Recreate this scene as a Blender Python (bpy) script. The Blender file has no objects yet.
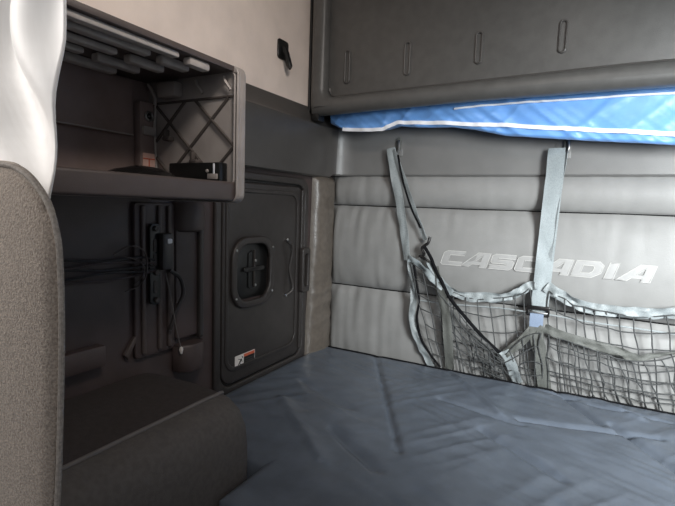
import bpy, bmesh, math, random
import numpy as np
from mathutils import Vector, Matrix, noise
random.seed(7)
SC = bpy.context.scene
COL = SC.collection

# ------------------------------------------------------------------ camera
FPX = 467.51
AX = np.array([[0.87992268, 0.07721259, -0.46880091],
               [0.47393883, -0.07320243, 0.87750977],
               [0.03343743, -0.9943237, -0.10100652]])   # columns: right, down, forward
CAM = np.array([0.97940902, -1.76404684, 1.24])
cd = bpy.data.cameras.new('camera')
cam = bpy.data.objects.new('camera', cd)
COL.objects.link(cam)
cd.sensor_width = 36.0
cd.lens = FPX / 675 * 36.0
cd.clip_start = 0.02
m = Matrix.Identity(4)
for i in range(3):
    m[i][0] = AX[i][0]; m[i][1] = -AX[i][1]; m[i][2] = -AX[i][2]; m[i][3] = CAM[i]
cam.matrix_world = m
SC.camera = cam

# ------------------------------------------------------------------ world, lights, exposure
SC.view_settings.view_transform = 'Standard'
SC.view_settings.look = 'None'
SC.view_settings.gamma = 1
SC.view_settings.use_curve_mapping = False
SC.view_settings.exposure = 0.0
w = bpy.data.worlds.new('daylight'); SC.world = w
w.use_nodes = True
w.node_tree.nodes['Background'].inputs[0].default_value = (0.80, 0.88, 1.0, 1)
w.node_tree.nodes['Background'].inputs[1].default_value = 0.21

def area(name, loc, target, sx, sy, power, color=(1, 1, 1), spread=180):
    l = bpy.data.lights.new(name, 'AREA'); l.shape = 'RECTANGLE'
    l.size = sx; l.size_y = sy; l.energy = power; l.color = color
    l.spread = math.radians(spread)
    o = bpy.data.objects.new(name, l); COL.objects.link(o)
    o.location = loc
    o.rotation_euler = (Vector(target) - Vector(loc)).to_track_quat('-Z', 'Y').to_euler()
    return o
area('driver_window_light', (2.00, -1.50, 1.46), (1.36, -0.10, 0.96), 0.6, 0.6, 24, (0.93, 0.98, 1.0), 78)
area('windshield_light', (1.6, -3.1, 1.7), (1.2, 0, 1.0), 1.4, 0.7, 2.8, (1.0, 0.97, 0.94), 90)
area('passenger_window_light', (-0.08, -1.82, 1.62), (0.26, -1.46, 1.38), 0.4, 0.5, 3.4, (1.0, 0.95, 0.90), 140)
area('overhead_fill_light', (0.95, -1.30, 2.08), (0.1, -0.75, 1.55), 0.25, 0.25, 4.6, (1.0, 0.92, 0.85), 120)  # added fill for the cabinet and upper left wall; no lamp fixture overhead

# ------------------------------------------------------------------ helpers
def at(x, y, ax, val):
    r = AX @ np.array([x - 337.5, y - 253.0, FPX])
    t = (val - CAM[ax]) / r[ax]
    return Vector(CAM + t * r)

def V(*a): return Vector(a)

def link(o, parent=None):
    COL.objects.link(o)
    if parent is not None:
        o.parent = parent
        if parent.type == 'EMPTY':
            o.matrix_parent_inverse = Matrix.Translation(parent.location).inverted()
    return o

def obj(name, bm, mat, parent=None, smooth=True, angle=40):
    me = bpy.data.meshes.new(name)
    bmesh.ops.recalc_face_normals(bm, faces=bm.faces)
    bm.to_mesh(me); bm.free()
    for mm in (mat if isinstance(mat, (list, tuple)) else [mat]): me.materials.append(mm)
    if smooth:
        me.polygons.foreach_set('use_smooth', [True] * len(me.polygons))
        me.set_sharp_from_angle(angle=math.radians(angle))
    return link(bpy.data.objects.new(name, me), parent)

def thing(name, label, cat, loc, group=None):
    o = bpy.data.objects.new(name, None); o.empty_display_size = 0.05
    o.location = loc; COL.objects.link(o)
    return tag(o, label, cat, group)

def tag(o, label, cat, group=None):
    o['label'] = label; o['category'] = cat
    if group: o['group'] = group
    return o

def struct(o):
    o['kind'] = 'structure'
    return o

def add_box(bm, a, b, bevel=0.0, seg=2, mi=0):
    n0 = set(bm.verts)
    c = [(a[i] + b[i]) / 2 for i in range(3)]; s = [abs(b[i] - a[i]) for i in range(3)]
    r = bmesh.ops.create_cube(bm, size=1, matrix=Matrix.Translation(c) @ Matrix.Diagonal((*s, 1)))
    if bevel > 0:
        es = set(e for v in r['verts'] for e in v.link_edges)
        bmesh.ops.bevel(bm, geom=list(es), offset=min(bevel, min(s) * .49), segments=seg, profile=.5, affect='EDGES')
    if mi:
        for f in bm.faces:
            if all(v not in n0 for v in f.verts): f.material_index = mi

def box(name, a, b, mat, parent=None, bevel=0.003, seg=2):
    bm = bmesh.new(); add_box(bm, a, b, bevel, seg)
    return obj(name, bm, mat, parent)

def add_tube(bm, pts, r, n=8, closed=False):
    pts = [Vector(p) for p in pts]; N = len(pts)
    rr = r if isinstance(r, (list, tuple)) else [r] * N
    rings = []; up = None
    for i, p in enumerate(pts):
        if closed: t = pts[(i + 1) % N] - pts[i - 1]
        else: t = pts[min(i + 1, N - 1)] - pts[max(i - 1, 0)]
        t.normalize()
        if up is None:
            up = Vector((0, 0, 1)) if abs(t.z) < .9 else Vector((0, 1, 0))
        u = (up - t * up.dot(t))
        if u.length < 1e-6: u = t.orthogonal()
        u.normalize(); v = t.cross(u); up = u
        rings.append([bm.verts.new(p + (u * math.cos(2 * math.pi * k / n) + v * math.sin(2 * math.pi * k / n)) * rr[i]) for k in range(n)])
    for i in range(N if closed else N - 1):
        A, B = rings[i], rings[(i + 1) % N]
        for k in range(n):
            bm.faces.new((A[k], A[(k + 1) % n], B[(k + 1) % n], B[k]))
    if not closed:
        bm.faces.new(rings[0][::-1]); bm.faces.new(rings[-1])

def tube(name, pts, r, mat, parent=None, n=8, closed=False):
    bm = bmesh.new(); add_tube(bm, pts, r, n, closed)
    return obj(name, bm, mat, parent)

def spline(pts, k=8):
    """Catmull-Rom through the points."""
    P = [Vector(p) for p in pts]; out = []
    Q = [P[0] * 2 - P[1]] + P + [P[-1] * 2 - P[-2]]
    for i in range(1, len(Q) - 2):
        a, b, c, d = Q[i - 1:i + 3]
        for j in range(k):
            t = j / k
            out.append(.5 * ((2 * b) + (c - a) * t + (2 * a - 5 * b + 4 * c - d) * t * t + (3 * b - a - 3 * c + d) * t ** 3))
    out.append(P[-1]); return out

def add_ribbon(bm, pts, width, thick=0.0018, normal=(0, -1, 0), roll=None, wave=0.0, seed=0):
    """Flat webbing along a polyline; roll (radians per point) twists it."""
    pts = [Vector(p) for p in pts]; N = len(pts); nrm = Vector(normal).normalized()
    rows = []
    for i, p in enumerate(pts):
        t = (pts[min(i + 1, N - 1)] - pts[max(i - 1, 0)]).normalized()
        wd = t.cross(nrm)
        if wd.length < 1e-4: wd = t.orthogonal()
        wd.normalize(); nn = wd.cross(t).normalized()
        if roll is not None:
            a = np.interp(i / (N - 1), np.linspace(0, 1, len(roll)), roll)
            q = Matrix.Rotation(a, 3, t); wd = q @ wd; nn = q @ nn
        wdt = width if not isinstance(width, (list, tuple)) else float(np.interp(i / (N - 1), np.linspace(0, 1, len(width)), width))
        row = []
        for side in (1, -1):
            for k in range(5):
                f = (k / 4 - .5) * side
                off = nn * (thick / 2 * side) + nn * wave * noise.noise(Vector((i * .22 + seed, f * 2.2, seed * 3.1)))
                row.append(bm.verts.new(p + wd * (wdt * f) + off))
        rows.append(row)
    n = len(rows[0])
    for i in range(N - 1):
        for k in range(n):
            bm.faces.new((rows[i][k], rows[i][(k + 1) % n], rows[i + 1][(k + 1) % n], rows[i + 1][k]))
    bm.faces.new(rows[0][::-1]); bm.faces.new(rows[-1])

def ribbon(name, pts, width, mat, parent=None, **kw):
    bm = bmesh.new(); add_ribbon(bm, pts, width, **kw)
    return obj(name, bm, mat, parent, angle=60)

def rrect(a0, b0, a1, b1, r, k=6):
    out = []
    for cx, cy, s in ((a1 - r, b1 - r, 0), (a0 + r, b1 - r, 1), (a0 + r, b0 + r, 2), (a1 - r, b0 + r, 3)):
        for j in range(k + 1):
            a = (s + j / k) * math.pi / 2
            out.append((cx + r * math.cos(a), cy + r * math.sin(a)))
    return out

def circ(a, b, r, k=20):
    return [(a + r * math.cos(2 * math.pi * j / k), b + r * math.sin(2 * math.pi * j / k)) for j in range(k)]

PLANES = {  # maps (a, b, depth) to the room
    'side': lambda a, b, d: V(d, a, b),       # a = y, b = z, depth out of the left wall (+x)
    'back': lambda a, b, d: V(a, -d, b),      # a = x, b = z, depth out of the back wall (-y)
    'top': lambda a, b, d: V(a, b, d),
}
def plate(name, loops, d0, d1, plane, mat, parent=None, bevel=0.002, res=2):
    """2D outlines (first outer, rest holes) extruded from depth d0 to d1 with rounded edges."""
    cu = bpy.data.curves.new('tmp', 'CURVE'); cu.dimensions = '2D'; cu.fill_mode = 'BOTH'
    for lp in loops:
        s = cu.splines.new('POLY'); s.points.add(len(lp) - 1); s.use_cyclic_u = True
        for p, q in zip(s.points, lp): p.co = (q[0], q[1], 0, 1)
    h = (d1 - d0) / 2
    bevel = min(bevel, h * .98)
    cu.extrude = max(h - bevel, 1e-5); cu.bevel_depth = bevel; cu.bevel_resolution = res; cu.offset = -bevel
    tmp = bpy.data.objects.new('tmp', cu); COL.objects.link(tmp)
    dg = bpy.context.evaluated_depsgraph_get(); dg.update()
    me = bpy.data.meshes.new_from_object(tmp.evaluated_get(dg))
    bpy.data.objects.remove(tmp); bpy.data.curves.remove(cu)
    f = PLANES[plane]
    for v in me.vertices: v.co = f(v.co.x, v.co.y, v.co.z + (d0 + d1) / 2)
    bm = bmesh.new(); bm.from_mesh(me); bpy.data.meshes.remove(me)
    bmesh.ops.remove_doubles(bm, verts=bm.verts, dist=1e-6)
    return obj(name, bm, mat, parent)

def add_grid(bm, fn, nu, nv, wrap_u=False):
    g = [[bm.verts.new(fn(i / nu, j / nv)) for j in range(nv + 1)] for i in range(nu if wrap_u else nu + 1)]
    for i in range(nu):
        for j in range(nv):
            bm.faces.new((g[i][j], g[(i + 1) % len(g)][j], g[(i + 1) % len(g)][j + 1], g[i][j + 1]))
    return g

def nz(x, y, z, s=1.0): return noise.noise(Vector((x * s, y * s, z * s)))
def fbm(x, y, z, o=4): return noise.fractal(Vector((x, y, z)), 1.0, 2.0, o)

# ------------------------------------------------------------------ materials
def mat(name, col, rough=.5, var=.12, nscale=30., bump=.0, bscale=200., spec=.5, metal=0., sheen=0., detail=4, stretch=None, col2=None, bdist=.002):
    m = bpy.data.materials.new(name); m.use_nodes = True
    nt = m.node_tree; p = nt.nodes['Principled BSDF']
    tc = nt.nodes.new('ShaderNodeTexCoord'); src = tc.outputs['Object']
    if stretch:
        mp = nt.nodes.new('ShaderNodeMapping'); mp.inputs['Scale'].default_value = stretch
        nt.links.new(src, mp.inputs[0]); src = mp.outputs[0]
    n = nt.nodes.new('ShaderNodeTexNoise'); n.inputs['Scale'].default_value = nscale; n.inputs['Detail'].default_value = detail
    nt.links.new(src, n.inputs['Vector'])
    r = nt.nodes.new('ShaderNodeValToRGB')
    c2 = col2 or tuple(min(1, c * (1 + var)) for c in col); c1 = col if col2 else tuple(c * (1 - var) for c in col)
    r.color_ramp.elements[0].position = .35; r.color_ramp.elements[1].position = .65
    r.color_ramp.elements[0].color = (*c1, 1); r.color_ramp.elements[1].color = (*c2, 1)
    nt.links.new(n.outputs['Fac'], r.inputs[0]); nt.links.new(r.outputs[0], p.inputs['Base Color'])
    p.inputs['Roughness'].default_value = rough; p.inputs['Metallic'].default_value = metal
    p.inputs['Specular IOR Level'].default_value = spec
    if sheen: p.inputs['Sheen Weight'].default_value = sheen
    if bump:
        b = nt.nodes.new('ShaderNodeTexNoise'); b.inputs['Scale'].default_value = bscale; b.inputs['Detail'].default_value = 3
        nt.links.new(src, b.inputs['Vector'])
        bp = nt.nodes.new('ShaderNodeBump'); bp.inputs['Strength'].default_value = bump; bp.inputs['Distance'].default_value = bdist
        nt.links.new(b.outputs['Fac'], bp.inputs['Height']); nt.links.new(bp.outputs[0], p.inputs['Normal'])
    return m

M = {}
M['door'] = mat('dark_moulded_plastic', (.038, .033, .031), .36, .1, 40, .25, 500)
M['cab'] = mat('brown_grey_plastic', (.085, .066, .061), .5, .08, 20, .15, 500)
M['cabend'] = mat('grey_lattice_plastic', (.33, .295, .275), .36, .08, 20, .15, 500)
M['latrib'] = mat('lattice_rib_plastic', (.085, .072, .066), .25, .08, 20)
M['cabback'] = mat('brown_grey_plastic_hazed', (.30, .225, .205), .5, .08, 20, .15, 500)  # same cabinet plastic, lightened to put the veiling haze into its colour
M['rib'] = mat('pale_rib_plastic', (.42, .38, .355), .4, .1, 30)
M['wallleft'] = mat('dark_brown_wall_liner', (.070, .051, .049), .5, .1, 15, .2, 400)
M['black'] = mat('black_plastic', (.010, .010, .010), .35, .1)
M['gloss'] = mat('glossy_black', (.012, .011, .011), .18, .1)
M['cream'] = mat('cream_liner', (.86, .74, .66), .7, .06, 8, .2, 300)
M['ledge'] = mat('grey_trim_plastic', (.075, .070, .066), .32, .06, 20, .2, 500)
M['column'] = mat('taupe_vinyl', (.125, .106, .088), .30, .12, 60, .3, 160)
M['vinyl'] = mat('grey_vinyl', (.240, .237, .230), .50, .05, 14, .25, 260, spec=.4)
M['band'] = mat('grey_beltline_plastic', (.17, .167, .162), .30, .05, 12, .2, 400)
M['letter'] = mat('embossed_letter_vinyl', (.33, .325, .318), .45, .04, 60, spec=.4)
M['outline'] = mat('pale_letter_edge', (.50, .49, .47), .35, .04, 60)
M['bunk'] = mat('bunk_pan_plastic', (.095, .092, .088), .38, .08, 30, .2, 500)
M['blue'] = mat('blue_nylon', (.15, .35, .74), .40, .06, 30, .1, 300, sheen=.2)
M['white'] = mat('white_piping', (.85, .86, .9), .5, .03)
M['bed'] = mat('dark_blue_vinyl', (.118, .138, .170), .30, .10, 18, .12, 90)
M['seam'] = mat('black_seam', (.006, .006, .007), .8, .1, spec=.1)
M['base'] = mat('bunk_base', (.04, .04, .042), .6, .1)
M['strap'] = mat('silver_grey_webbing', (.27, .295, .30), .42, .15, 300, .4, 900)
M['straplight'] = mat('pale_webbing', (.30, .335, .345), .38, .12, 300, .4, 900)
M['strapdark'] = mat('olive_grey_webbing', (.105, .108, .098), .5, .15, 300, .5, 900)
M['cord'] = mat('net_cord', (.048, .050, .050), .6, .2, 200)
M['metal'] = mat('dull_steel', (.5, .5, .5), .35, .1, metal=1.)
M['seat'] = mat('taupe_seat_fabric', (.28, .228, .187), .95, .3, 420, .9, 500, spec=.2, sheen=.4, col2=(.48, .395, .325), bdist=.003)
M['welt'] = mat('seat_welt', (.30, .265, .235), .8, .2, 300, .4, 500)
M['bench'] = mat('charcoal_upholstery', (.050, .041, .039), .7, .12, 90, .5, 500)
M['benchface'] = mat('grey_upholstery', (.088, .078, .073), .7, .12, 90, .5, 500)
M['pipe'] = mat('grey_piping', (.15, .135, .13), .5, .1)
M['red'] = mat('label_orange', (.62, .13, .06), .5, .05)
M['lwhite'] = mat('label_white', (.75, .70, .66), .5, .05)
M['pink'] = mat('pink_sticker', (.70, .45, .38), .5, .08)
M['cable'] = mat('cable_rubber', (.035, .030, .030), .4, .2)
M['floor'] = mat('rubber_floor', (.03, .03, .03), .7, .2)
M['ceil'] = mat('headliner', (.32, .30, .28), .9, .05, 100, .4, 600)

mc = bpy.data.materials.new('silver_white_curtain'); mc.use_nodes = True
nt = mc.node_tree; p = nt.nodes['Principled BSDF']
n = nt.nodes.new('ShaderNodeTexNoise'); n.inputs['Scale'].default_value = 20
r = nt.nodes.new('ShaderNodeValToRGB'); r.color_ramp.elements[0].color = (.74, .72, .70, 1); r.color_ramp.elements[1].color = (.86, .85, .84, 1)
nt.links.new(n.outputs['Fac'], r.inputs[0]); nt.links.new(r.outputs[0], p.inputs['Base Color'])
p.inputs['Roughness'].default_value = .45
M['curtain'] = mc

mg = bpy.data.materials.new('window_glass'); mg.use_nodes = True
p = mg.node_tree.nodes['Principled BSDF']; p.inputs['Transmission Weight'].default_value = 1; p.inputs['Roughness'].default_value = 0
p.inputs['IOR'].default_value = 1.02
M['glass'] = mg

# ------------------------------------------------------------------ setting
struct(box('floor', (-.14, -3.3, -.05), (2.24, .0, 0), M['floor'], bevel=0))
struct(box('ceiling', (-.14, -3.3, 2.12), (2.24, .08, 2.17), M['ceil'], bevel=0))
struct(box('wall_back', (-.04, .0, 0), (2.14, .08, 2.12), M['ledge'], bevel=0))
struct(box('wall_right', (2.10, -1.35, 0), (2.14, 0, 2.12), M['band'], bevel=0))
bm = bmesh.new()
add_box(bm, (-.04, -1.36, 0), (0, 0, 1.60))
add_box(bm, (-.04, -1.36, 1.60), (-.001, 0, 2.12), mi=1)
struct(obj('wall_left', bm, [M['wallleft'], M['cream']]))
bm = bmesh.new()   # cab door side ahead of the sleeper, with its window opening
add_box(bm, (-.14, -2.5, 0), (-.10, -1.36, 1.15)); add_box(bm, (-.14, -2.5, 1.95), (-.10, -1.36, 2.12))
add_box(bm, (-.14, -1.50, 1.15), (-.10, -1.36, 1.95)); add_box(bm, (-.14, -2.5, 1.15), (-.10, -2.35, 1.95))
add_box(bm, (-.10, -1.375, 0), (-.0, -1.355, 2.12))
struct(obj('wall_front', bm, M['door']))

# belt-line moulding round the bunk: left wall, rounded corner, back wall
prof = [(.0, 1.352), (.016, 1.350), (.025, 1.356), (.030, 1.44), (.042, 1.532), (.040, 1.546), (.028, 1.556), (.0, 1.612)]
path = []
for k in range(15): path.append((0.0, -.93 + .81 * k / 14, 1, 0, 1.0))
for k in range(1, 11):
    a = k / 11 * math.pi / 2
    path.append((.12 - .12 * math.cos(a), -.12 + .12 * math.sin(a), math.cos(a), -math.sin(a), 1.0))
for k in range(24): path.append((.12 + 1.96 * k / 23, 0.0, 0, -1, 1.0))
bm = bmesh.new(); rows = []
for x, y, nx, ny, s in path:
    rows.append([bm.verts.new((x + nx * d, y + ny * d, z + (.012 if ny < -.5 and i < 3 else 0))) for i, (d, z) in enumerate(prof)])
for i, (a, b) in enumerate(zip(rows, rows[1:])):
    for k in range(len(prof) - 1): bm.faces.new((a[k], b[k], b[k + 1], a[k + 1])).material_index = int(i > 18)  # one moulding; shade on the left run is put into a darker colour
for f in bm.faces:
    pass
struct(obj('trim_1', bm, [M['ledge'], M['band']], angle=25))

# ------------------------------------------------------------------ back wall upholstery
t = thing('upholstered_panel', 'grey quilted vinyl panel with embossed lettering across the back wall', 'wall panel', (1.04, -.01, .60))
def pad(z0, z1, bulge, seed, x0=.014, x1=2.09):
    bm = bmesh.new()
    nu, nv = 200, 26
    def fn(u, v):
        x = x0 + (x1 - x0) * u; z = z0 + (z1 - z0) * v
        e = 1 - abs(2 * v - 1) ** 4
        d = .004 + bulge * max(1 - (2 * v - 1) ** 2, 0) ** .7
        g = (1 - e) + .2 + 1.6 * max(0, 1 - x / .42)
        d += .0045 * g * nz(x * 34 + seed, z * 5, seed) + .003 * nz(x * 5, z * 9, seed + 4)
        d *= min(1, u * 60 + .2)
        if v in (0, 1): d = -.0
        return V(x, -.0015 - d, z)
    add_grid(bm, fn, nu, nv)
    return obj('quilted_pad', bm, M['vinyl'], t, angle=80)
pad(.52, .905, .036, 1); pad(.905, 1.243, .044, 5); pad(1.243, 1.366, .030, 9)
for z in (.905, 1.243):
    tube('seam', [V(.01 + 2.07 * k / 40, -.004, z + .001 * math.sin(k)) for k in range(41)], .0022, M['seam'], t, n=6)

# raised lettering: wide slanted capitals
C_ = [[(0, .12), (.10, 0), (1, 0), (1, .26), (.32, .26), (.32, .72), (1, .72), (1, 1), (.16, 1), (0, .86)]]
A_ = [[(-.12, 0), (.48, 1), (1, 1), (1, 0), (.70, 0), (.70, .20), (.36, .20), (.24, 0)], [(.48, .42), (.70, .42), (.70, .80)]]
S_ = [[(0, 0), (.88, 0), (1, .14), (1, .52), (.90, .62), (.30, .62), (.30, .74), (1, .74), (1, 1), (.12, 1), (0, .88), (0, .48), (.10, .38), (.70, .38), (.70, .26), (0, .26)]]
D_ = [[(0, 0), (.72, 0), (1, .30), (1, .78), (.82, 1), (0, 1)], [(.30, .26), (.60, .26), (.70, .38), (.70, .68), (.62, .74), (.30, .74)]]
I_ = [[(0, 0), (.34, 0), (.34, 1), (0, 1)]]
word = [(C_, .080), (A_, .084), (S_, .080), (C_, .080), (A_, .084), (D_, .084), (I_, .078), (A_, .084)]
x = .500; hgt = .053; base_z = 1.035
word = [(a_, b_ * .975) for a_, b_ in word]
gaps = [.006, .008, .008, .009, .009, .013, -.033, 0]
for (shape, w_), gap in zip(word, gaps):
    loops = []
    for lp in shape:
        loops.append([(x + a * w_ + .30 * b * hgt, base_z + b * hgt) for a, b in lp])
    el = plate('embossed_letter', loops, .038, .0505, 'back', M['letter'], t, bevel=.0026, res=3)
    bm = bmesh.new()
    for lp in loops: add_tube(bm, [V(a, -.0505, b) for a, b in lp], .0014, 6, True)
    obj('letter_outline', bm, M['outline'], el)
    x += w_ + gap

# corner pad between the door and the back wall
bm = bmesh.new()
def fn(u, v):
    z = .628 + (1.357 - .628) * v
    y0 = -.168 - .034 * (1 - v) ** 2; y1 = -.006
    y = y0 + (y1 - y0) * u
    e = (1 - abs(2 * u - 1) ** 2.6)
    d = .042 * max(e, 0) ** .7 * min(1, (1 - v) * 30 + .35)
    d += e * (.003 * nz(y * 20, z * 14, 2) + .0022 * nz(y * 30 + z * 40, z * 30, 6))
    d += e * (.009 if v < .5 else .004) * nz(y * 10 - z * 14, z * 22, 3.3)
    if u in (0, 1): d = .0005
    return V(.001 + d, y, z)
add_grid(bm, fn, 22, 70)
tag(obj('corner_pad', bm, M['column'], angle=80), 'tall padded taupe vinyl strip in the corner beside the hatch door', 'wall pad')

# ------------------------------------------------------------------ luggage hatch in the left wall
t = thing('hatch_door', 'dark moulded luggage hatch door with recessed latch and warning label', 'door', (0, -.46, .64))
out = rrect(-.722, .60, -.205, 1.338, .055)
plate('door_frame', [out, rrect(-.695, .655, -.232, 1.312, .05)], .0, .014, 'side', M['door'], t, .006)
plate('seal', [rrect(-.695, .655, -.232, 1.312, .05), rrect(-.690, .66, -.238, 1.306, .047)], .0, .005, 'side', M['black'], t, .001)
cup = rrect(-.655, .898, -.437, 1.130, .072, 10)
plate('door_panel', [rrect(-.688, .662, -.240, 1.304, .045), rrect(-.640, .915, -.452, 1.114, .060, 10)], .0, .012, 'side', M['door'], t, .005)
plate('raised_border', [rrect(-.678, .70, -.275, 1.285, .05), rrect(-.664, .714, -.289, 1.271, .04)], .010, .0165, 'side', M['door'], t, .003)
plate('grip_border', [rrect(-.262, .68, -.244, 1.296, .008)], .010, .020, 'side', M['door'], t, .004)
bz = plate('latch_bezel', [cup, rrect(-.632, .922, -.460, 1.106, .055, 10)], .010, .024, 'side', M['door'], t, .006, 3)
for y, z in ((-.638, 1.090), (-.450, 1.090), (-.450, .938), (-.638, .936)):
    plate('screw', [circ(y, z, .0042, 10)], .022, .0262, 'side', M['metal'], bz, .0012)
box('latch_recess', (.001, -.625, .925), (.003, -.455, 1.105), M['black'], t, .0005)
lt = plate('latch_plate', [rrect(-.560, .955, -.515, 1.080, .012)], .003, .008, 'side', M['black'], t, .002)
plate('latch_paddle', [rrect(-.590, 1.014, -.482, 1.030, .006)], .008, .015, 'side', M['gloss'], lt, .004)
tube('latch_rod', [V(.011, -.535, .96), V(.011, -.535, 1.085)], .0040, M['door'], lt)
for z in (.968, 1.050): plate('latch_screw', [circ(-.535, z, .0045, 10)], .014, .019, 'side', M['metal'], lt, .001)
# pull handle on the free edge
hd = plate('pull_handle', [rrect(-.268, .902, -.214, 1.075, .012), rrect(-.252, .925, -.230, 1.05, .008)], .012, .034, 'side', M['door'], t, .006)
tube('handle_strap', spline([V(.018, -.352, 1.105), V(.030, -.335, 1.08), V(.020, -.338, 1.0), V(.030, -.330, .93), V(.018, -.352, .905)]), .005, M['door'], hd)
for z in (1.110, .905): plate('handle_screw', [circ(-.352, z, .006, 10)], .012, .020, 'side', M['metal'], hd, .0012)
# warning label
lab = plate('warning_label', [rrect(-.628, .702, -.527, .746, .002)], .0115, .0132, 'side', M['lwhite'], t, .0004)
plate('label_text_field', [rrect(-.585, .7045, -.5295, .7345, .001)], .0128, .0138, 'side', M['black'], lab, .0003)
plate('label_header', [rrect(-.585, .7345, -.5295, .7440, .001)], .0128, .0138, 'side', M['red'], lab, .0003)
for k in range(3):
    plate('text_line', [rrect(-.580, .7095 + k * .0075, -.5335 - .006 * (k % 2), .7115 + k * .0075, .0005)], .0137, .0142, 'side', M['benchface'], lab, .0001)
bm = bmesh.new()
for a, b, r_ in (((-.603, .709), (-.592, .722), .0016), ((-.592, .722), (-.583, .731), .0032), ((-.592, .722), (-.586, .708), .0016), ((-.588, .728), (-.578, .722), .0014), ((-.588, .730), (-.598, .734), .0014), ((-.580, .7355), (-.578, .7375), .0032)):
    add_tube(bm, [V(.0136, a[0] - .014, a[1]), V(.0136, b[0] - .014, b[1])], r_ * .8, 6)
obj('pictogram', bm, M['black'], lab)

# ------------------------------------------------------------------ left wall fittings under the cabinet
t = thing('ribbed_wall_cover', 'dark ribbed upright wall cover behind the black bracket', 'wall cover', (0, -.93, .86))
plate('cover_plate', [rrect(-1.0, .84, -.875, 1.232, .01)], .0, .012, 'side', M['wallleft'], t, .003)
for y in (-.978, -.928, -.897): plate('rib', [rrect(y - .006, .85, y + .006, 1.225, .004)], .010, .020, 'side', M['cab'], t, .004)
t = thing('slotted_bracket', 'black slotted metal bracket bolted upright under the cabinet, holding the cables', 'bracket', (.02, -.955, .98))
plate('bar', [rrect(-.968, .975, -.935, 1.18, .012)], .020, .028, 'side', M['black'], t, .002)
for z in (1.02, 1.09, 1.125): plate('slot_insert', [rrect(-.958, z - .016, -.948, z + .016, .004)], .0275, .0305, 'side', M['benchface'], t, .001)
for z in (.987, 1.057, 1.168): plate('bolt', [circ(-.951, z, .008, 6)], .028, .036, 'side', M['benchface'], t, .002)
t = thing('switch_box', 'small black box with a white indicator dot and looped cord', 'switch', (.02, -.905, 1.06))
box('housing', (.028, -.944, 1.062), (.046, -.908, 1.156), M['cable'], t, .006)
plate('indicator', [rrect(-.930, 1.130, -.916, 1.142, .003)], .046, .049, 'side', M['white'], t, .001)
tube('cord', spline([V(.037, -.915, 1.06), V(.037, -.88, 1.035), V(.034, -.866, .99), V(.034, -.89, .95), V(.028, -.905, .90)]), .0055, M['cable'], t)
t = thing('pull_cord', 'thin black cord hanging down the dark wall to a pale tip', 'cord', (.03, -.905, 1.06))
tube('cord', spline([V(.040, -.930, 1.055), V(.040, -.912, .98), V(.034, -.89, .90), V(.032, -.872, .842)]), .0016, M['pipe'], t, 6)
tube('tip', [V(.032, -.872, .845), V(.032, -.8715, .838), V(.032, -.871, .826)], [.003, .006, .003], M['lwhite'], t)
t = thing('cable_bundle', 'bundle of thin dark cables running sideways along the wall to the bracket', 'cables', (.01, -1.1, 1.05))
for k, (z0, z1) in enumerate(((1.102, 1.098), (1.09, 1.085), (1.082, 1.074), (1.066, 1.062), (1.052, 1.055))):
    tube('cable', spline([V(.012 + .006 * (k % 2), -1.34, z0), V(.012, -1.2, z0 + .004 * (-1) ** k), V(.016, -1.08, (z0 + z1) / 2 - .004 * (-1) ** k), V(.020, -.99, z1), V(.030, -.955, z1 * .6 + 1.075 * .4)]), .0030, M['wallleft'] if k in (1, 4) else M['cable'], t)
tube('slack_loop', spline([V(.016, -1.06, 1.11), V(.024, -1.02, 1.128), V(.030, -.985, 1.11), V(.034, -.983, 1.06), V(.026, -1.0, 1.03), V(.016, -1.03, 1.018)]), .0022, M['cab'], t, 6)
tube('slack_loop', spline([V(.018, -1.04, 1.105), V(.030, -1.0, 1.09), V(.034, -.992, 1.06), V(.020, -1.01, 1.03)]), .0018, M['cab'], t, 6)
t = thing('upright_channel', 'dark upright channel with round end caps beside the hatch door', 'channel', (0, -.82, .80))
plate('channel_face', [rrect(-.872, .86, -.79, 1.17, .01)], .0, .014, 'side', M['wallleft'], t, .004)
plate('edge_rib', [rrect(-.796, .85, -.778, 1.18, .006)], .0, .026, 'side', M['door'], t, .006)
def cap(z0, z1, mt):
    bm = bmesh.new()
    P_ = [(.030, z0), (.040, z0 + .006), (.042, z0 + .014), (.042, z1 - .006), (.038, z1)]
    rows = []
    for r_, z in P_:
        rows.append([bm.verts.new((.004 + r_ * 1.1 * math.sin(a), -.826 + r_ * 1.2 * math.cos(a), z)) for a in [math.pi * k / 18 for k in range(19)]])
    for a, b in zip(rows, rows[1:]):
        for k in range(18): bm.faces.new((a[k], a[k + 1], b[k + 1], b[k]))
    bm.faces.new(rows[0]); bm.faces.new(rows[-1])
    obj('end_cap', bm, mt, t)
cap(1.155, 1.236, M['cab']); cap(.765, .845, M['wallleft'])
plate('lower_bracket', [[(-1.03, .86), (-1.0, .90), (-.99, .90), (-1.02, .845)]], .0, .012, 'side', M['cab'], thing('wall_brace', 'small slanted dark brace low on the wall beneath the bracket', 'brace', (0, -1.01, .86)), .003)
tag(box('wall_ledge', (.0, -1.33, .855), (.028, -1.09, .905), M['wallleft'], bevel=.006), 'low dark moulded ledge on the wall above the bench, beside the seat', 'ledge')

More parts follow.
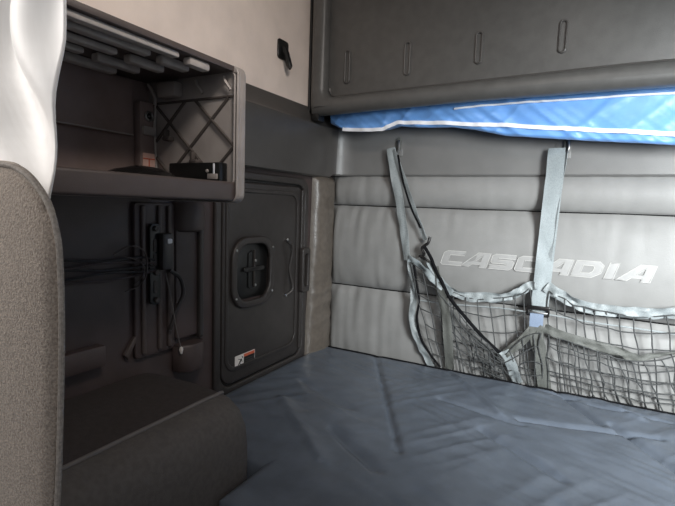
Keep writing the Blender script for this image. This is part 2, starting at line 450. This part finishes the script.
# ------------------------------------------------------------------ overhead cabinet on the left wall
X0, X1, Y0, Y1, ZB, ZT = .0, .28, -1.362, -.95, 1.242, 1.520
t = thing('overhead_cabinet', 'open dark plastic wall cabinet with lattice ribbed end panel', 'cabinet', (.0, -1.16, ZB))
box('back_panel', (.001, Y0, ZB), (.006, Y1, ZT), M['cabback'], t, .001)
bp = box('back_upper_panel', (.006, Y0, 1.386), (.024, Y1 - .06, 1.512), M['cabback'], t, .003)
tube('edge_strip', [V(.024, Y0, 1.388), V(.024, -1.15, 1.3885), V(.024, Y1 - .06, 1.388)], .0016, M['rib'], bp, 6)
box('cabinet_floor', (.004, Y0, ZB + .006), (X1 - .01, Y1, ZB + .014), M['cab'], t, .001)
box('front_lip', (X1 - .014, Y0, ZB), (X1 + .004, Y1 + .004, ZB + .042), M['cab'], t, .006, 3)
box('top_panel', (.0, Y0, ZT), (X1, Y1 + .02, ZT + .012), M['cab'], t, .002)
# end panel with rounded rim: a plate in the x-z plane standing at Y1
ep = plate('end_panel', [rrect(.0, ZB - .004, X1 + .011, ZT + .014, .020)], -Y1 - .024, -Y1, 'back', M['cabend'], t, .006, 3)
plate('rim', [rrect(.0, ZB - .004, X1 + .011, ZT + .014, .020), rrect(-.01, ZB + .036, X1 + .003, ZT + .002, .012)], -Y1 - .004, -Y1 + .006, 'back', M['cabend'], ep, .003)
bm = bmesh.new()
def latt(x0, z0, x1, z1, r_=.0040):
    add_tube(bm, [V(x0, Y1 - .001, z0), V((x0 + x1) / 2, Y1 - .002, (z0 + z1) / 2), V(x1, Y1 - .001, z1)], r_, 6)
S = .122
nd = at(212, 120, 1, Y1)
xa, xb, za, zb = .02, X1, 1.275, 1.470
for k in range(-4, 6):
    for sgn in (1, -1):
        # 45-degree rib, clipped to the panel
        pts = []
        for i in range(81):
            xx = xa + (xb - xa) * i / 80
            zz = nd.z + sgn * (xx - nd.x) * .92 + k * S
            if za <= zz <= zb: pts.append((xx, zz))
        if len(pts) > 4: latt(pts[0][0], pts[0][1], pts[-1][0], pts[-1][1])
latt(xa, zb, xb, zb, .003); latt(xa, za, xb, za, .003)
obj('lattice_rib', bm, M['latrib'], ep)
for x_, z_ in ((.085, 1.385), (.172, 1.33)):
    bx = bmesh.new(); add_box(bx, (x_ - .012, Y1 - .020, z_ - .006), (x_ + .010, Y1, z_ + .004), .003); add_box(bx, (x_ - .014, Y1 - .016, z_), (x_ - .006, Y1, z_ + .022), .003)
    obj('clip', bx, M['latrib'], ep)
for x_ in (.172, .255):
    bx = bmesh.new(); add_tube(bx, [V(x_ - .004, Y1 - .006, 1.512), V(x_ + .004, Y1 - .010, 1.500), V(x_ + .016, Y1 - .006, 1.482)], .0032, 6)
    obj('tab', bx, M['rib'], ep)
box('tab_block', (.065, Y1 - .03, 1.476), (.125, Y1, 1.512), M['cabend'], ep, .008)
# ribs under the top panel
for k, x_ in enumerate((.055, .110, .165, .220, .262)):
    ys = [Y0, Y1 - .27 + .03 * k, Y1 - .245 + .03 * k, Y1 - .07 - .015 * (4 - k)]
    box('top_rib', (x_ - .010, ys[0], ZT - .012), (x_ + .010, ys[1], ZT), M['rib'], t, .004)
    box('top_rib', (x_ - .011, ys[2], ZT - .017), (x_ + .011, ys[3], ZT), M['rib'], t, .005)
# corner post with socket, plug, sticker
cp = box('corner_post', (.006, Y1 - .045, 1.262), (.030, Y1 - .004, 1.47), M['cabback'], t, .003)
so = plate('socket_ring', [circ(.0, .0, .0, 3)] if False else [circ(-.972, 1.437, .0125, 24), circ(-.972, 1.437, .0075, 24)], .030, .036, 'side', M['metal'], cp, .002)
plate('socket_well', [circ(-.972, 1.437, .0075, 20)], .029, .0315, 'side', M['black'], cp, .0005)
tube('socket_pin', [V(.030, -.972, 1.437), V(.0345, -.972, 1.437)], .0022, M['metal'], cp)
box('terminal_block', (.030, -.992, 1.392), (.040, -.958, 1.412), M['rib'], cp, .002)
tube('post_edge', [V(.034, -.953, 1.468), V(.032, -.955, 1.42), V(.034, -.952, 1.30)], .003, M['rib'], cp)
tube('curved_bracket', spline([V(.030, -.972, 1.512), V(.038, -.966, 1.495), V(.040, -.960, 1.478), V(.034, -.956, 1.468)]), .004, M['cabend'], cp)
st = plate('sticker', [rrect(-.990, 1.318, -.948, 1.350, .002)], .030, .0325, 'side', M['pink'], cp, .0006)
for a in ((-.990, 1.335, -.948, 1.338), (-.974, 1.318, -.971, 1.338)):
    plate('sticker_line', [rrect(*a, .0008)], .0322, .0332, 'side', M['red'], st, .0002)

# things lying in the cabinet
bm = bmesh.new()
def fn(u, v):
    a = u * 2 * math.pi; r_ = v
    y = -1.087 + .093 * r_ * math.cos(a); x = .150 + .080 * r_ * math.sin(a)
    z = 1.262 + .046 * (max(0, 1 - r_ ** 2.2)) ** .55 + .003 * nz(x * 30, y * 30, 1)
    return V(x, y, z)
add_grid(bm, fn, 36, 12, True)
bmesh.ops.remove_doubles(bm, verts=bm.verts, dist=1e-5)
bmesh.ops.holes_fill(bm, edges=[e for e in bm.edges if e.is_boundary])
tag(obj('pouch', bm, M['gloss'], angle=80), 'glossy black rounded pouch lying in the open cabinet', 'pouch')
t = thing('case', 'flat black case with pale clip standing at the end of the open cabinet', 'case', (.20, -.972, 1.26))
box('body', (.112, -.984, 1.259), (.266, -.958, 1.325), M['black'], t, .003)
box('clip', (.249, -.986, 1.292), (.253, -.984, 1.322), M['white'], t, .0005)
plate('button', [circ(.232, 1.306, .004, 10)], .984, .987, 'back', M['rib'], t, .001)
box('grey_block', (.234, -.988, 1.288), (.262, -.984, 1.300), M['cabend'], t, .001)['label'] = 'grey speckled block'

# ------------------------------------------------------------------ hook on the cream wall
t = thing('coat_hook', 'small black hook on the cream upper wall above the moulding', 'hook', (0, -.385, 1.74))
plate('hook_plate', [rrect(-.415, 1.735, -.355, 1.80, .01)], -.001, .006, 'side', M['black'], t, .002)
tube('prong', spline([V(.006, -.385, 1.775), V(.020, -.385, 1.745), V(.030, -.383, 1.712), V(.036, -.380, 1.706)]), [.012] * 8 + [.011] * 8 + [.009] * 8 + [.006], M['black'], t)

# ------------------------------------------------------------------ folded upper bunk
def pz(x): return 1.571 + .014 * min(1, max(0, x / .6))   # lower edge of the tray
t = thing('upper_bunk', 'folded up grey upper bunk tray high on the back wall', 'bunk', (1.05, -.20, 1.60))
xl, xr = .022, 2.08
outer = [(xl, pz(xl) + .02)] + [(xl + .008 + (xr - xl - .01) * k / 20, pz(xl + (xr - xl) * k / 20)) for k in range(21)] + [(xr, 2.116), (xl, 2.116)]
bm_y = .185
def inz(x): return 1.636 + .016 * min(1, max(0, (x - .1) / .9))
inner = []
r_ = .03
for k in range(9):
    a = math.pi + k / 8 * math.pi / 2
    inner.append((.088 + r_ + r_ * math.cos(a), inz(.1) + r_ + r_ * math.sin(a)))
inner += [(.13 + (1.99 - .13) * k / 20, inz(.13 + (1.99 - .13) * k / 20)) for k in range(21)] + [(1.99, 2.05), (.088, 2.05)]
plate('tray_rim', [outer, inner], bm_y, bm_y + .060, 'back', M['bunk'], t, .028, 5)
box('tray_floor', (xl + .02, -bm_y - .022, 1.60), (xr - .02, -bm_y, 2.09), M['bunk'], t, .002)
inn2 = [(a + .010, b + .008) for a, b in inner]
tube('floor_bead', [V(a + .004, -bm_y - .022, b + .004) for a, b in inner[:-2]], .004, M['ledge'], t, 6)
for x_, z0, z1 in ((.163, 1.682, 1.80), (.392, 1.688, 1.80), (.63, 1.70, 1.80), (.87, 1.705, 1.80)):
    plate('pressed_slot', [rrect(x_ - .012, z0, x_ + .012, z1, .0115), rrect(x_ - .006, z0 + .006, x_ + .006, z1 - .006, .0055)], bm_y + .018, bm_y + .028, 'back', M['ledge'], t, .003)
box('hinge', (.030, -.235, 1.552), (.062, -.188, 1.580), M['black'], t, .004)
tube('gap_shadow_rod', [V(.008, -.212, 1.53), V(.008, -.212, 2.10)], .006, M['black'], t)  # black rod standing in for the shadowed gap beside the tray

# ------------------------------------------------------------------ blue mattress of the folded bunk
t = thing('bunk_mattress', 'bright blue nylon mattress with white piping sagging below the folded bunk', 'mattress', (1.05, -.09, 1.47))
def mb(x):  # bottom height
    return float(np.interp(x, [.06, .13, .20, .28, .34, .42, .55, .62, .72, .88, 1.17, 2.1], [1.545, 1.515, 1.507, 1.508, 1.522, 1.512, 1.506, 1.495, 1.472, 1.455, 1.428, 1.42]))
def mpipe(x): return float(np.interp(x, [.06, .13, .21, .29, .345, .40, .54, .70, 1.17, 2.1], [1.542, 1.528, 1.523, 1.522, 1.544, 1.541, 1.530, 1.517, 1.468, 1.46]))
ML, MR = .055, 2.06
def mfront(x, z):
    s = .5 + .5 * nz(x * 1.7, 3, 3)
    wv = .008 * nz(x * 5, z * 8, 1.0)
    for a_, b_, c_ in ((9, 10, 2), (13, -14, 6), (17, 22, 11)):
        r_ = 1 - abs(nz(x * a_ + z * b_, z * 3 + x, c_)) * 2.6
        wv += .0055 * max(0, r_) ** 3 * (.3 + .7 * max(0, .5 + 1.4 * nz(x * 3, c_, z * 6)))
    return -.135 - .014 * min(1, (x - ML) / .15) - wv * 1.15
def fn(u, v):
    x = ML + (MR - ML) * v
    zb, zt = mb(x), 1.80
    y_b = -.045
    if u < .66:
        s = u / .66; z = zb + .012 + (zt - zb - .012) * s ** 1.5
        y = mfront(x, z) + .012 * max(0, 1 - s * 14)
    elif u < .74: z = zt; y = -.12 + (u - .66) / .08 * .07
    else:
        s = (u - .74) / .26; z = zt - (zt - zb - .010) * s; y = y_b - .01
        if s > .95: y = -.065; z = zb + .003
    if v == 0 or v == 1: y = (y - .1) * .25 - .0; y = -.10 + (y + .05) * .3
    return V(x, y, z)
bm = bmesh.new(); g = add_grid(bm, fn, 60, 330, True)
bmesh.ops.holes_fill(bm, edges=[e for e in bm.edges if e.is_boundary])
obj('cover', bm, M['blue'], t, angle=70)
bm = bmesh.new()
pp = []
for k in range(200):
    x_ = .125 + (MR - .14) * k / 199
    if x_ > MR - .01: break
    z_ = mpipe(x_) + .002 * nz(x_ * 9, 0, 4)
    pp.append(V(x_, mfront(x_, z_) - .003, z_))
add_ribbon(bm, pp, .0125, .006)
obj('piping', bm, M['white'], t, angle=60)
tube('upper_piping', [V(x_, mfront(x_, z_) - .004, z_) for x_, z_ in [(.55 + 1.49 * k / 120, float(np.interp(.55 + 1.49 * k / 120, [.55, .68, 1.16, 2.1], [1.577, 1.583, 1.581, 1.580]))) for k in range(121)]], .0035, M['white'], t, 6)

# ------------------------------------------------------------------ strap brackets
def bracket(label, x_, z_):
    t = thing('strap_bracket', label, 'bracket', (x_, -.03, z_), 'strap brackets on the moulding')
    plate('bracket_plate', [rrect(x_ - .026, z_ - .045, x_ + .024, z_ + .04, .006)], .028, .034, 'back', M['band'], t, .002)
    tube('hook', spline([V(x_ + .006, -.036, z_ + .012), V(x_ + .016, -.052, z_ + .010), V(x_ + .018, -.056, z_ - .015), V(x_ + .008, -.050, z_ - .034), V(x_ - .012, -.048, z_ - .034)]), .0042, M['metal'], t)
    plate('bracket_screw', [circ(x_ - .014, z_ + .024, .005, 12)], .033, .038, 'back', M['metal'], t, .001)
    plate('clasp', [rrect(x_ + .002, z_ - .022, x_ + .020, z_ + .026, .008)], .036, .046, 'back', M['strapdark'], t, .003)
bracket('metal strap bracket on the back wall holding the pair of crossed straps', .300, 1.482)
bracket('metal strap bracket on the back wall holding the single broad strap', .885, 1.462)

# ------------------------------------------------------------------ cargo net
t = thing('cargo_net', 'grey webbing cargo net hanging on straps in front of the quilted back wall', 'net', (.80, -.05, .62))
def B(x, y, d=.06): return at(x, y, 1, -d - .009)
def path_px(ps, k=8): return spline([B(*p_) for p_ in ps], k)
# hanging straps
ribbon('hanging_strap', path_px([(391, 148, .055), (395, 175, .055), (400, 205, .056), (404, 232, .06), (407, 260, .064)]), [.036, .036, .034, .034, .030], M['strap'], t, roll=[.1, -.1, .2, .1, .3], wave=.006, seed=2)
ribbon('hanging_strap', path_px([(393, 150, .058), (402, 175, .06), (412, 205, .064), (420, 225, .066), (426, 240, .070)]), [.026, .026, .022, .020], M['strap'], t, roll=[.5, .3, .5, .6], wave=.004, seed=5)
ribbon('hanging_strap', path_px([(557, 148, .058), (554, 180, .056), (550, 215, .056), (546, 250, .058), (542, 285, .062), (539, 312, .066)]), .054, M['straplight'], t, roll=[.35, .1, .0, 0, 0], wave=.004, seed=9)
ribbon('doubled_strap', path_px([(566, 152, .056), (561, 180, .054), (556, 210, .054), (551, 245, .055), (545, 290, .058)]), .018, M['strap'], t, roll=[.8, .6, .4, .2], wave=.003, seed=4)
tube('strap_edge_cord', path_px([(398, 155, .064), (404, 185, .066), (413, 212, .068), (421, 228, .070)]), .0035, M['seam'], t, 6)
# hook
hk = tube('hook', spline([B(430, 237, .075), B(428, 243, .080), B(422, 248, .082), B(424, 254, .080), B(421, 258, .076)]), .0058, M['gloss'], t)
tube('hook_latch', spline([B(419, 256, .08), B(424, 258, .084), B(430, 262, .080)]), .0045, M['gloss'], hk)
tube('edge_rope', path_px([(424, 246, .078), (431, 258, .080), (434, 266, .082), (441, 280, .082), (450, 298, .080), (466, 318, .076), (482, 336, .072), (505, 358, .066), (518, 372, .058)]), .0066, M['seam'], t)
# webbing borders
ribbon('side_webbing', path_px([(408, 256, .064), (411, 275, .066), (414, 297, .062), (412, 315, .064), (416, 335, .060), (424, 352, .056), (432, 368, .040)]), .026, M['strap'], t, roll=[.2, .6, .1, -.5, .3, .0], wave=.010, seed=11)
tube('side_rope', path_px([(413, 258, .07), (416, 280, .07), (419, 300, .068), (417, 318, .068), (421, 338, .064), (430, 354, .06), (440, 367, .045)]), .0045, M['seam'], t, 6)
ribbon('top_webbing', path_px([(409, 258, .070), (420, 266, .078), (431, 276, .082), (440, 284, .082), (452, 294, .078)]), .030, M['straplight'], t, roll=[.2, .5, -.2, .3], wave=.010, seed=15)
ribbon('top_webbing', path_px([(428, 262, .076), (440, 280, .076), (450, 291, .074), (468, 297, .07), (485, 297, .068), (503, 298, .068), (519, 292, .068), (530, 286, .068), (537, 286, .068)]), [.022, .026, .034, .034, .030, .026], M['strap'], t, roll=[.2, -.4, .3, -.3, .5, .2, -.2], wave=.016, seed=21)
ribbon('top_webbing', path_px([(546, 286, .068), (556, 293, .068), (572, 301, .068), (590, 308, .066), (612, 311, .066), (640, 313, .066), (668, 313, .066), (700, 312, .066), (740, 308, .066), (790, 300, .066)]), [.038, .036, .036, .036, .034], M['strap'], t, roll=[-.3, .3, -.2, .4, -.1, .2], wave=.016, seed=33)
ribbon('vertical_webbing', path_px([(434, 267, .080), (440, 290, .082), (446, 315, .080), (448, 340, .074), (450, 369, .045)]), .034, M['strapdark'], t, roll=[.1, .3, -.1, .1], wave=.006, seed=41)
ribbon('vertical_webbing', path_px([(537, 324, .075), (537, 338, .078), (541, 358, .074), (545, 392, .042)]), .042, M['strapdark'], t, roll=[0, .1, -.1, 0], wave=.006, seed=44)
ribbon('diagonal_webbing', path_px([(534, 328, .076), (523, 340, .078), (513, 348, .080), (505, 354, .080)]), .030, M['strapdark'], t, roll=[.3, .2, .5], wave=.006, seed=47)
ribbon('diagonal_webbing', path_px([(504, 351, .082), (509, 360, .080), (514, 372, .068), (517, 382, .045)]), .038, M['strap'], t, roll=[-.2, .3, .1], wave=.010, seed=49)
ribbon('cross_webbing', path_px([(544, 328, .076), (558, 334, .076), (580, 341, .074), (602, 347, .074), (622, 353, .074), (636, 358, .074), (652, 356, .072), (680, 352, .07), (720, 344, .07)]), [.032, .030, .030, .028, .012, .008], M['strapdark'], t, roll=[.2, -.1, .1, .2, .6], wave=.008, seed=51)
tube('elastic_cord', path_px([(418, 300, .064), (450, 304, .068), (500, 308, .070), (528, 312, .072)]), .0026, M['strap'], t, 6)
tube('elastic_cord', path_px([(546, 314, .072), (590, 322, .070), (640, 329, .070), (700, 338, .07)]), .0026, M['strap'], t, 6)
ribbon('side_webbing', path_px([(788, 298, .068), (786, 340, .072), (784, 390, .066), (780, 440, .045)]), .03, M['strap'], t, roll=[.2, -.2, .2], wave=.008, seed=61)
# buckle
bk = bmesh.new()
c = B(538, 309, .078)
add_box(bk, (c.x - .036, c.y - .004, c.z - .004), (c.x + .036, c.y + .006, c.z + .010), .003)
add_box(bk, (c.x - .036, c.y - .002, c.z - .024), (c.x - .028, c.y + .006, c.z + .006), .002)
add_box(bk, (c.x + .028, c.y - .002, c.z - .024), (c.x + .036, c.y + .006, c.z + .006), .002)
add_box(bk, (c.x - .034, c.y - .002, c.z - .026), (c.x + .034, c.y + .006, c.z - .018), .002)
b0 = obj('buckle', bk, M['gloss'], t)
box('buckle_bar', (c.x - .030, c.y - .008, c.z - .014), (c.x + .030, c.y - .003, c.z - .009), M['metal'], b0, .001)
ribbon('buckle_tongue', path_px([(537, 313, .079), (536.5, 319, .080), (536, 327, .078)]), .042, mat('steel_blue_webbing', (.20, .25, .34), .5, .1, 400, .4, 900), t)

# netting
def net(top, bot, nu, nv, seed, r_=.0021, jit=.004, bulge=.012, dt=.07, db=.050):
    bm = bmesh.new(); rd = random.Random(seed)
    T = [at(a, b, 1, -dt - .009) for a, b in top]; Bo = [at(a, b, 1, -db) for a, b in bot]
    def lerp(L, u):
        f = u * (len(L) - 1); i = min(int(f), len(L) - 2); return L[i].lerp(L[i + 1], f - i)
    P_ = {}
    for i in range(nu + 1):
        for j in range(nv + 1):
            u = i / nu; v = j / nv
            p_ = lerp(T, u).lerp(lerp(Bo, u), v)
            p_ += V(rd.uniform(-jit, jit), -bulge * math.sin(math.pi * min(1, v * 1.1)) + rd.uniform(-jit, jit) * .6, rd.uniform(-jit, jit) - .010 * math.sin(math.pi * u) * (1 - v))
            P_[i, j] = p_
    for i in range(nu + 1): add_tube(bm, spline([P_[i, j] for j in range(nv + 1)], 3), r_, 5)
    for j in range(nv + 1): add_tube(bm, spline([P_[i, j] for i in range(nu + 1)], 3), r_, 5)
    return obj('netting', bm, M['cord'], t, angle=90)
net([(440, 285), (465, 295), (490, 297), (515, 294), (531, 288)], [(447, 371), (475, 376), (500, 381), (522, 385), (540, 389)], 8, 5, 1)
net([(548, 290), (572, 302), (600, 309), (640, 313), (690, 313), (760, 306)], [(548, 391), (580, 397), (612, 403), (650, 411), (700, 421), (770, 435)], 14, 6, 2)
net([(411, 262), (423, 268), (434, 275)], [(436, 369), (443, 370), (450, 371)], 2, 7, 3, dt=.074)
net([(437, 275), (455, 305), (478, 333), (502, 356)], [(452, 371), (470, 375), (488, 378), (506, 382)], 5, 6, 4, dt=.080, jit=.007)
net([(548, 335), (580, 344), (610, 352), (640, 360), (690, 354), (760, 345)], [(548, 391), (590, 399), (622, 405), (660, 413), (710, 423), (780, 437)], 13, 5, 5, dt=.078, jit=.005)
net([(500, 358), (512, 345), (532, 330), (540, 334)], [(512, 383), (522, 385), (534, 388), (544, 390)], 4, 4, 6, dt=.082, jit=.008)
net([(470, 330), (485, 342), (500, 355)], [(478, 376), (492, 379), (508, 382)], 4, 5, 8, dt=.082, jit=.010)

# ------------------------------------------------------------------ lower bunk mattress
BZ = .642
t = thing('mattress', 'wide lower bunk mattress in wrinkled dark blue vinyl', 'mattress', (1.05, -.55, .47))
NX0, NY0 = .352, -.925      # notch beside the bench
creases = []   # (start, end, depth, width) in x-y
def cr(px0, px1, d, w_):
    a = at(*px0, 2, BZ); b = at(*px1, 2, BZ); creases.append((a.x, a.y, b.x, b.y, d, w_))
cr((374, 352), (397, 450), -.007, .013)
cr((545, 383), (600, 425), -.007, .012); cr((560, 383), (640, 420), .005, .018)
cr((500, 378), (575, 400), -.006, .010); cr((440, 400), (520, 425), -.005, .012)
cr((520, 420), (660, 440), -.009, .014); cr((590, 405), (675, 425), -.005, .010)
cr((300, 380), (350, 410), -.004, .020); cr((450, 372), (500, 415), .005, .016)
cr((610, 425), (680, 475), -.007, .014); cr((330, 430), (375, 470), -.006, .02)
cr((280, 400), (320, 460), .005, .025); cr((480, 430), (560, 480), -.006, .016)
def bz(x, y):
    z = BZ + .005 * nz(x * 4, y * 4, 1) + .0026 * nz(x * 11 + y * 6, y * 7, 5) + .0016 * nz(x * 6 - y * 20, y * 16 + x * 10, 9)
    for a_, b_, c_ in ((4, 11, 3), (7, 15, 8), (13, -9, 14), (10, 24, 21)):
        r_ = 1 - abs(nz(x * a_ + y * b_, (y - x * .4) * 2.2, c_)) * 3.0
        z += .0042 * max(0, r_) ** 2 * max(0, .25 + 1.3 * nz(x * 2.6, y * 2.6, c_ + 5))
    for x0, y0, x1, y1, d, w_ in creases:
        dx, dy = x1 - x0, y1 - y0; L = dx * dx + dy * dy
        s = ((x - x0) * dx + (y - y0) * dy) / L
        sc = min(1, max(0, s)); qx, qy = x0 + dx * sc, y0 + dy * sc
        dist = math.hypot(x - qx, y - qy) * (1 if (x - qx) * dy - (y - qy) * dx > 0 else -1)
        wgt = (math.exp(-(dist / w_) ** 2) if dist < 0 else math.exp(-(dist / (w_ * .4)) ** 2)) * (.5 + .5 * min(1, 4 * max(0, min(s + .15, 1.15 - s))))
        z += 1.7 * d * wgt
    ed = min(-.061 - y + .012, x - .016 + .014, 2.09 - x, y + 1.07)
    if x < NX0 + .05 and y < NY0 + .05: ed = min(ed, max(x - NX0, y - NY0))
    z = BZ + (z - BZ) * min(1, .25 + max(0, ed) * 9)
    if ed < .03: z -= .016 * (1 - max(0, ed) / .03) ** 2
    return z
bm = bmesh.new()
xs = np.concatenate([np.linspace(.016, NX0, 34), np.linspace(NX0, 1.45, 170)[1:], np.linspace(1.45, 2.09, 20)[1:]])
ys = np.concatenate([np.linspace(-1.07, NY0, 18), np.linspace(NY0, -.061, 124)[1:]])
vt = {}
for i, x_ in enumerate(xs):
    for j, y_ in enumerate(ys):
        if x_ < NX0 - 1e-6 and y_ < NY0 - 1e-6: continue
        vt[i, j] = bm.verts.new((x_, y_, bz(x_, y_)))
for i in range(len(xs) - 1):
    for j in range(len(ys) - 1):
        q = [(i, j), (i + 1, j), (i + 1, j + 1), (i, j + 1)]
        if all(k in vt for k in q): bm.faces.new([vt[k] for k in q])
be = [e for e in bm.edges if e.is_boundary]
loop = {}
ex = bmesh.ops.extrude_edge_only(bm, edges=be)
for v in [g_ for g_ in ex['geom'] if isinstance(g_, bmesh.types.BMVert)]: v.co.z = .48
bmesh.ops.holes_fill(bm, edges=[e for e in bm.edges if e.is_boundary])
obj('cover', bm, M['bed'], t, angle=60)
tube('edge_piping', [V(.018 + 2.06 * k / 120, -.0625, bz(.008 + 2.07 * k / 120, -.063) + .003) for k in range(121)], .0038, M['seam'], t, 6)
bm = bmesh.new(); add_box(bm, (.003, NY0 + .002, 0), (2.09, -.003, .479), .004); add_box(bm, (NX0 + .012, -1.06, 0), (2.09, NY0 + .004, .479), .004)
struct(obj('trim_2', bm, M['base']))

# ------------------------------------------------------------------ bench beside the bunk
t = thing('bench', 'charcoal upholstered bench with grey piping beside the lower bunk', 'bench', (.1, -1.08, 0))
YE, YN = -.925, -1.36
bm = bmesh.new()
prof = [(.002, .0), (.002, .742), (.02, .752), (.09, .754), (.150, .752), (.168, .747)]
def ring(y, sx, dz):
    out = [(.002, .02), (.002, .797 - dz), (.03, .802 - dz), (.14, .805 - dz), (.258 * sx, .800 - dz)]
    return out
rows = []
YS = [(YE - .008, .84, .050), (YE - .012, .90, .028), (YE - .020, .945, .012), (YE - .036, .98, .004), (YE - .060, 1, .001)] + [(YE - .060 - .40 * k / 20, 1, 0) for k in range(1, 21)]
for y, sx, dz in YS:
    rows.append([bm.verts.new((px_, y, pz_)) for px_, pz_ in ring(y, sx, dz)])
for a, b in zip(rows, rows[1:]):
    for k in range(4): bm.faces.new((a[k], a[k + 1], b[k + 1], b[k]))
obj('top_cushion', bm, M['bench'], t)
bm = bmesh.new(); rows = []
for y, sx, dz in YS:
    s2 = min(1, sx * 1.0 + .0)
    out = [(.258 * sx, .800 - dz), (.286 * sx, .793 - dz), (.316 * sx, .772 - dz), (.334 * s2, .735 - dz * .6), (.341 * s2, .68), (.342 * s2, .52), (.342 * s2, .02)]
    rows.append([bm.verts.new((px_, y, pz_)) for px_, pz_ in out])
for a, b in zip(rows, rows[1:]):
    for k in range(6): bm.faces.new((a[k], a[k + 1], b[k + 1], b[k]))
bm.faces.new([v for v in rows[0]] + [bm.verts.new((.002, YS[0][0], .02)), bm.verts.new((.002, YS[0][0], .74))])
obj('front_face', bm, M['benchface'], t, angle=60)
tube('piping', spline([V(.258 * sx + .001, y, .801 - dz) for y, sx, dz in YS], 2), .0042, M['pipe'], t)

# ------------------------------------------------------------------ curtain
t = thing('curtain', 'bright silvery white curtain hanging behind the fabric seat', 'curtain', (.15, -1.43, .9))
e1 = at(63, 63, 1, -1.43); e2 = at(52, 178, 1, -1.43)
def fn(u, v):
    z = .85 + (2.05 - .85) * v
    xr_ = e2.x - .012 + (e1.x - e2.x) * min(1.2, max(-.3, (z - e2.z) / (e1.z - e2.z)))
    x_ = -.09 + (xr_ + .09) * u
    f = x_ * 38 + 2.6 * nz(z * 4.5, 1, 2) + 1.6 * math.sin(z * 9 + 1)
    y = -1.425 + .036 * math.sin(f) * (1 - .9 * u ** 5) + .014 * nz(x_ * 16 + z * 9, z * 8, 3) * (1 - .8 * u ** 5)
    return V(x_, y, z)
bm = bmesh.new(); add_grid(bm, fn, 110, 80)
o = obj('drape', bm, M['curtain'], t, angle=80)
sm = o.modifiers.new('thick', 'SOLIDIFY'); sm.thickness = .002
tube('curtain_rail', [V(-.09, -1.43, 2.055), V(.45, -1.43, 2.055)], .008, M['metal'], t)

# ------------------------------------------------------------------ seat
t = thing('seat', 'taupe fabric cab seat with rounded back in the left foreground', 'seat', (.30, -1.66, 0))
SY = -1.512
sil = [at(a, b, 1, SY) for a, b in ((-100, 166), (-50, 160), (0, 160), (20, 167), (35, 181), (48, 202), (55, 225), (59, 255), (61, 330), (59, 443), (56, 520))]
sil = [(p_.x, p_.z) for p_ in spline(sil, 6)]
sil += [(sil[-1][0] - .01, .62)]
sil = [(sil[0][0] - .02, .62), (sil[0][0] - .02, sil[0][1] - .02)] + sil
cx_, cz_ = sil[0][0] * .5 + sil[-1][0] * .5, .95
bm = bmesh.new(); rows = []
def sc(pt, q): return (pt[0] + (cx_ - pt[0]) * q, pt[1] + (cz_ - pt[1]) * q)
for q, d in ((.6, -.014), (.3, -.010), (.12, -.006), (.05, -.002), (.02, .002), (.0, .008), (-.004, .016), (.0, .026), (.02, .036), (.06, .042)):
    rows.append([bm.verts.new((sc(p_, q)[0] - 1.5 * max(0, d), SY + d, sc(p_, q)[1])) for p_ in sil])
for a, b in zip(rows, rows[1:]):
    n = len(a)
    for k in range(n): bm.faces.new((a[k], a[(k + 1) % n], b[(k + 1) % n], b[k]))
bm.faces.new(rows[-1]); bm.faces.new(rows[0][::-1])
obj('backrest', bm, M['seat'], t, angle=70)
tube('welt', [V(sc(p_, .012)[0], SY + .002, sc(p_, .012)[1]) for p_ in sil], .0028, M['welt'], t)
x_c = cx_
box('seat_cushion', (x_c - .22, -1.98, .44), (x_c + .22, -1.54, .60), M['seat'], t, .05, 4)
box('pedestal', (x_c - .14, -1.86, 0), (x_c + .14, -1.56, .45), M['base'], t, .02)
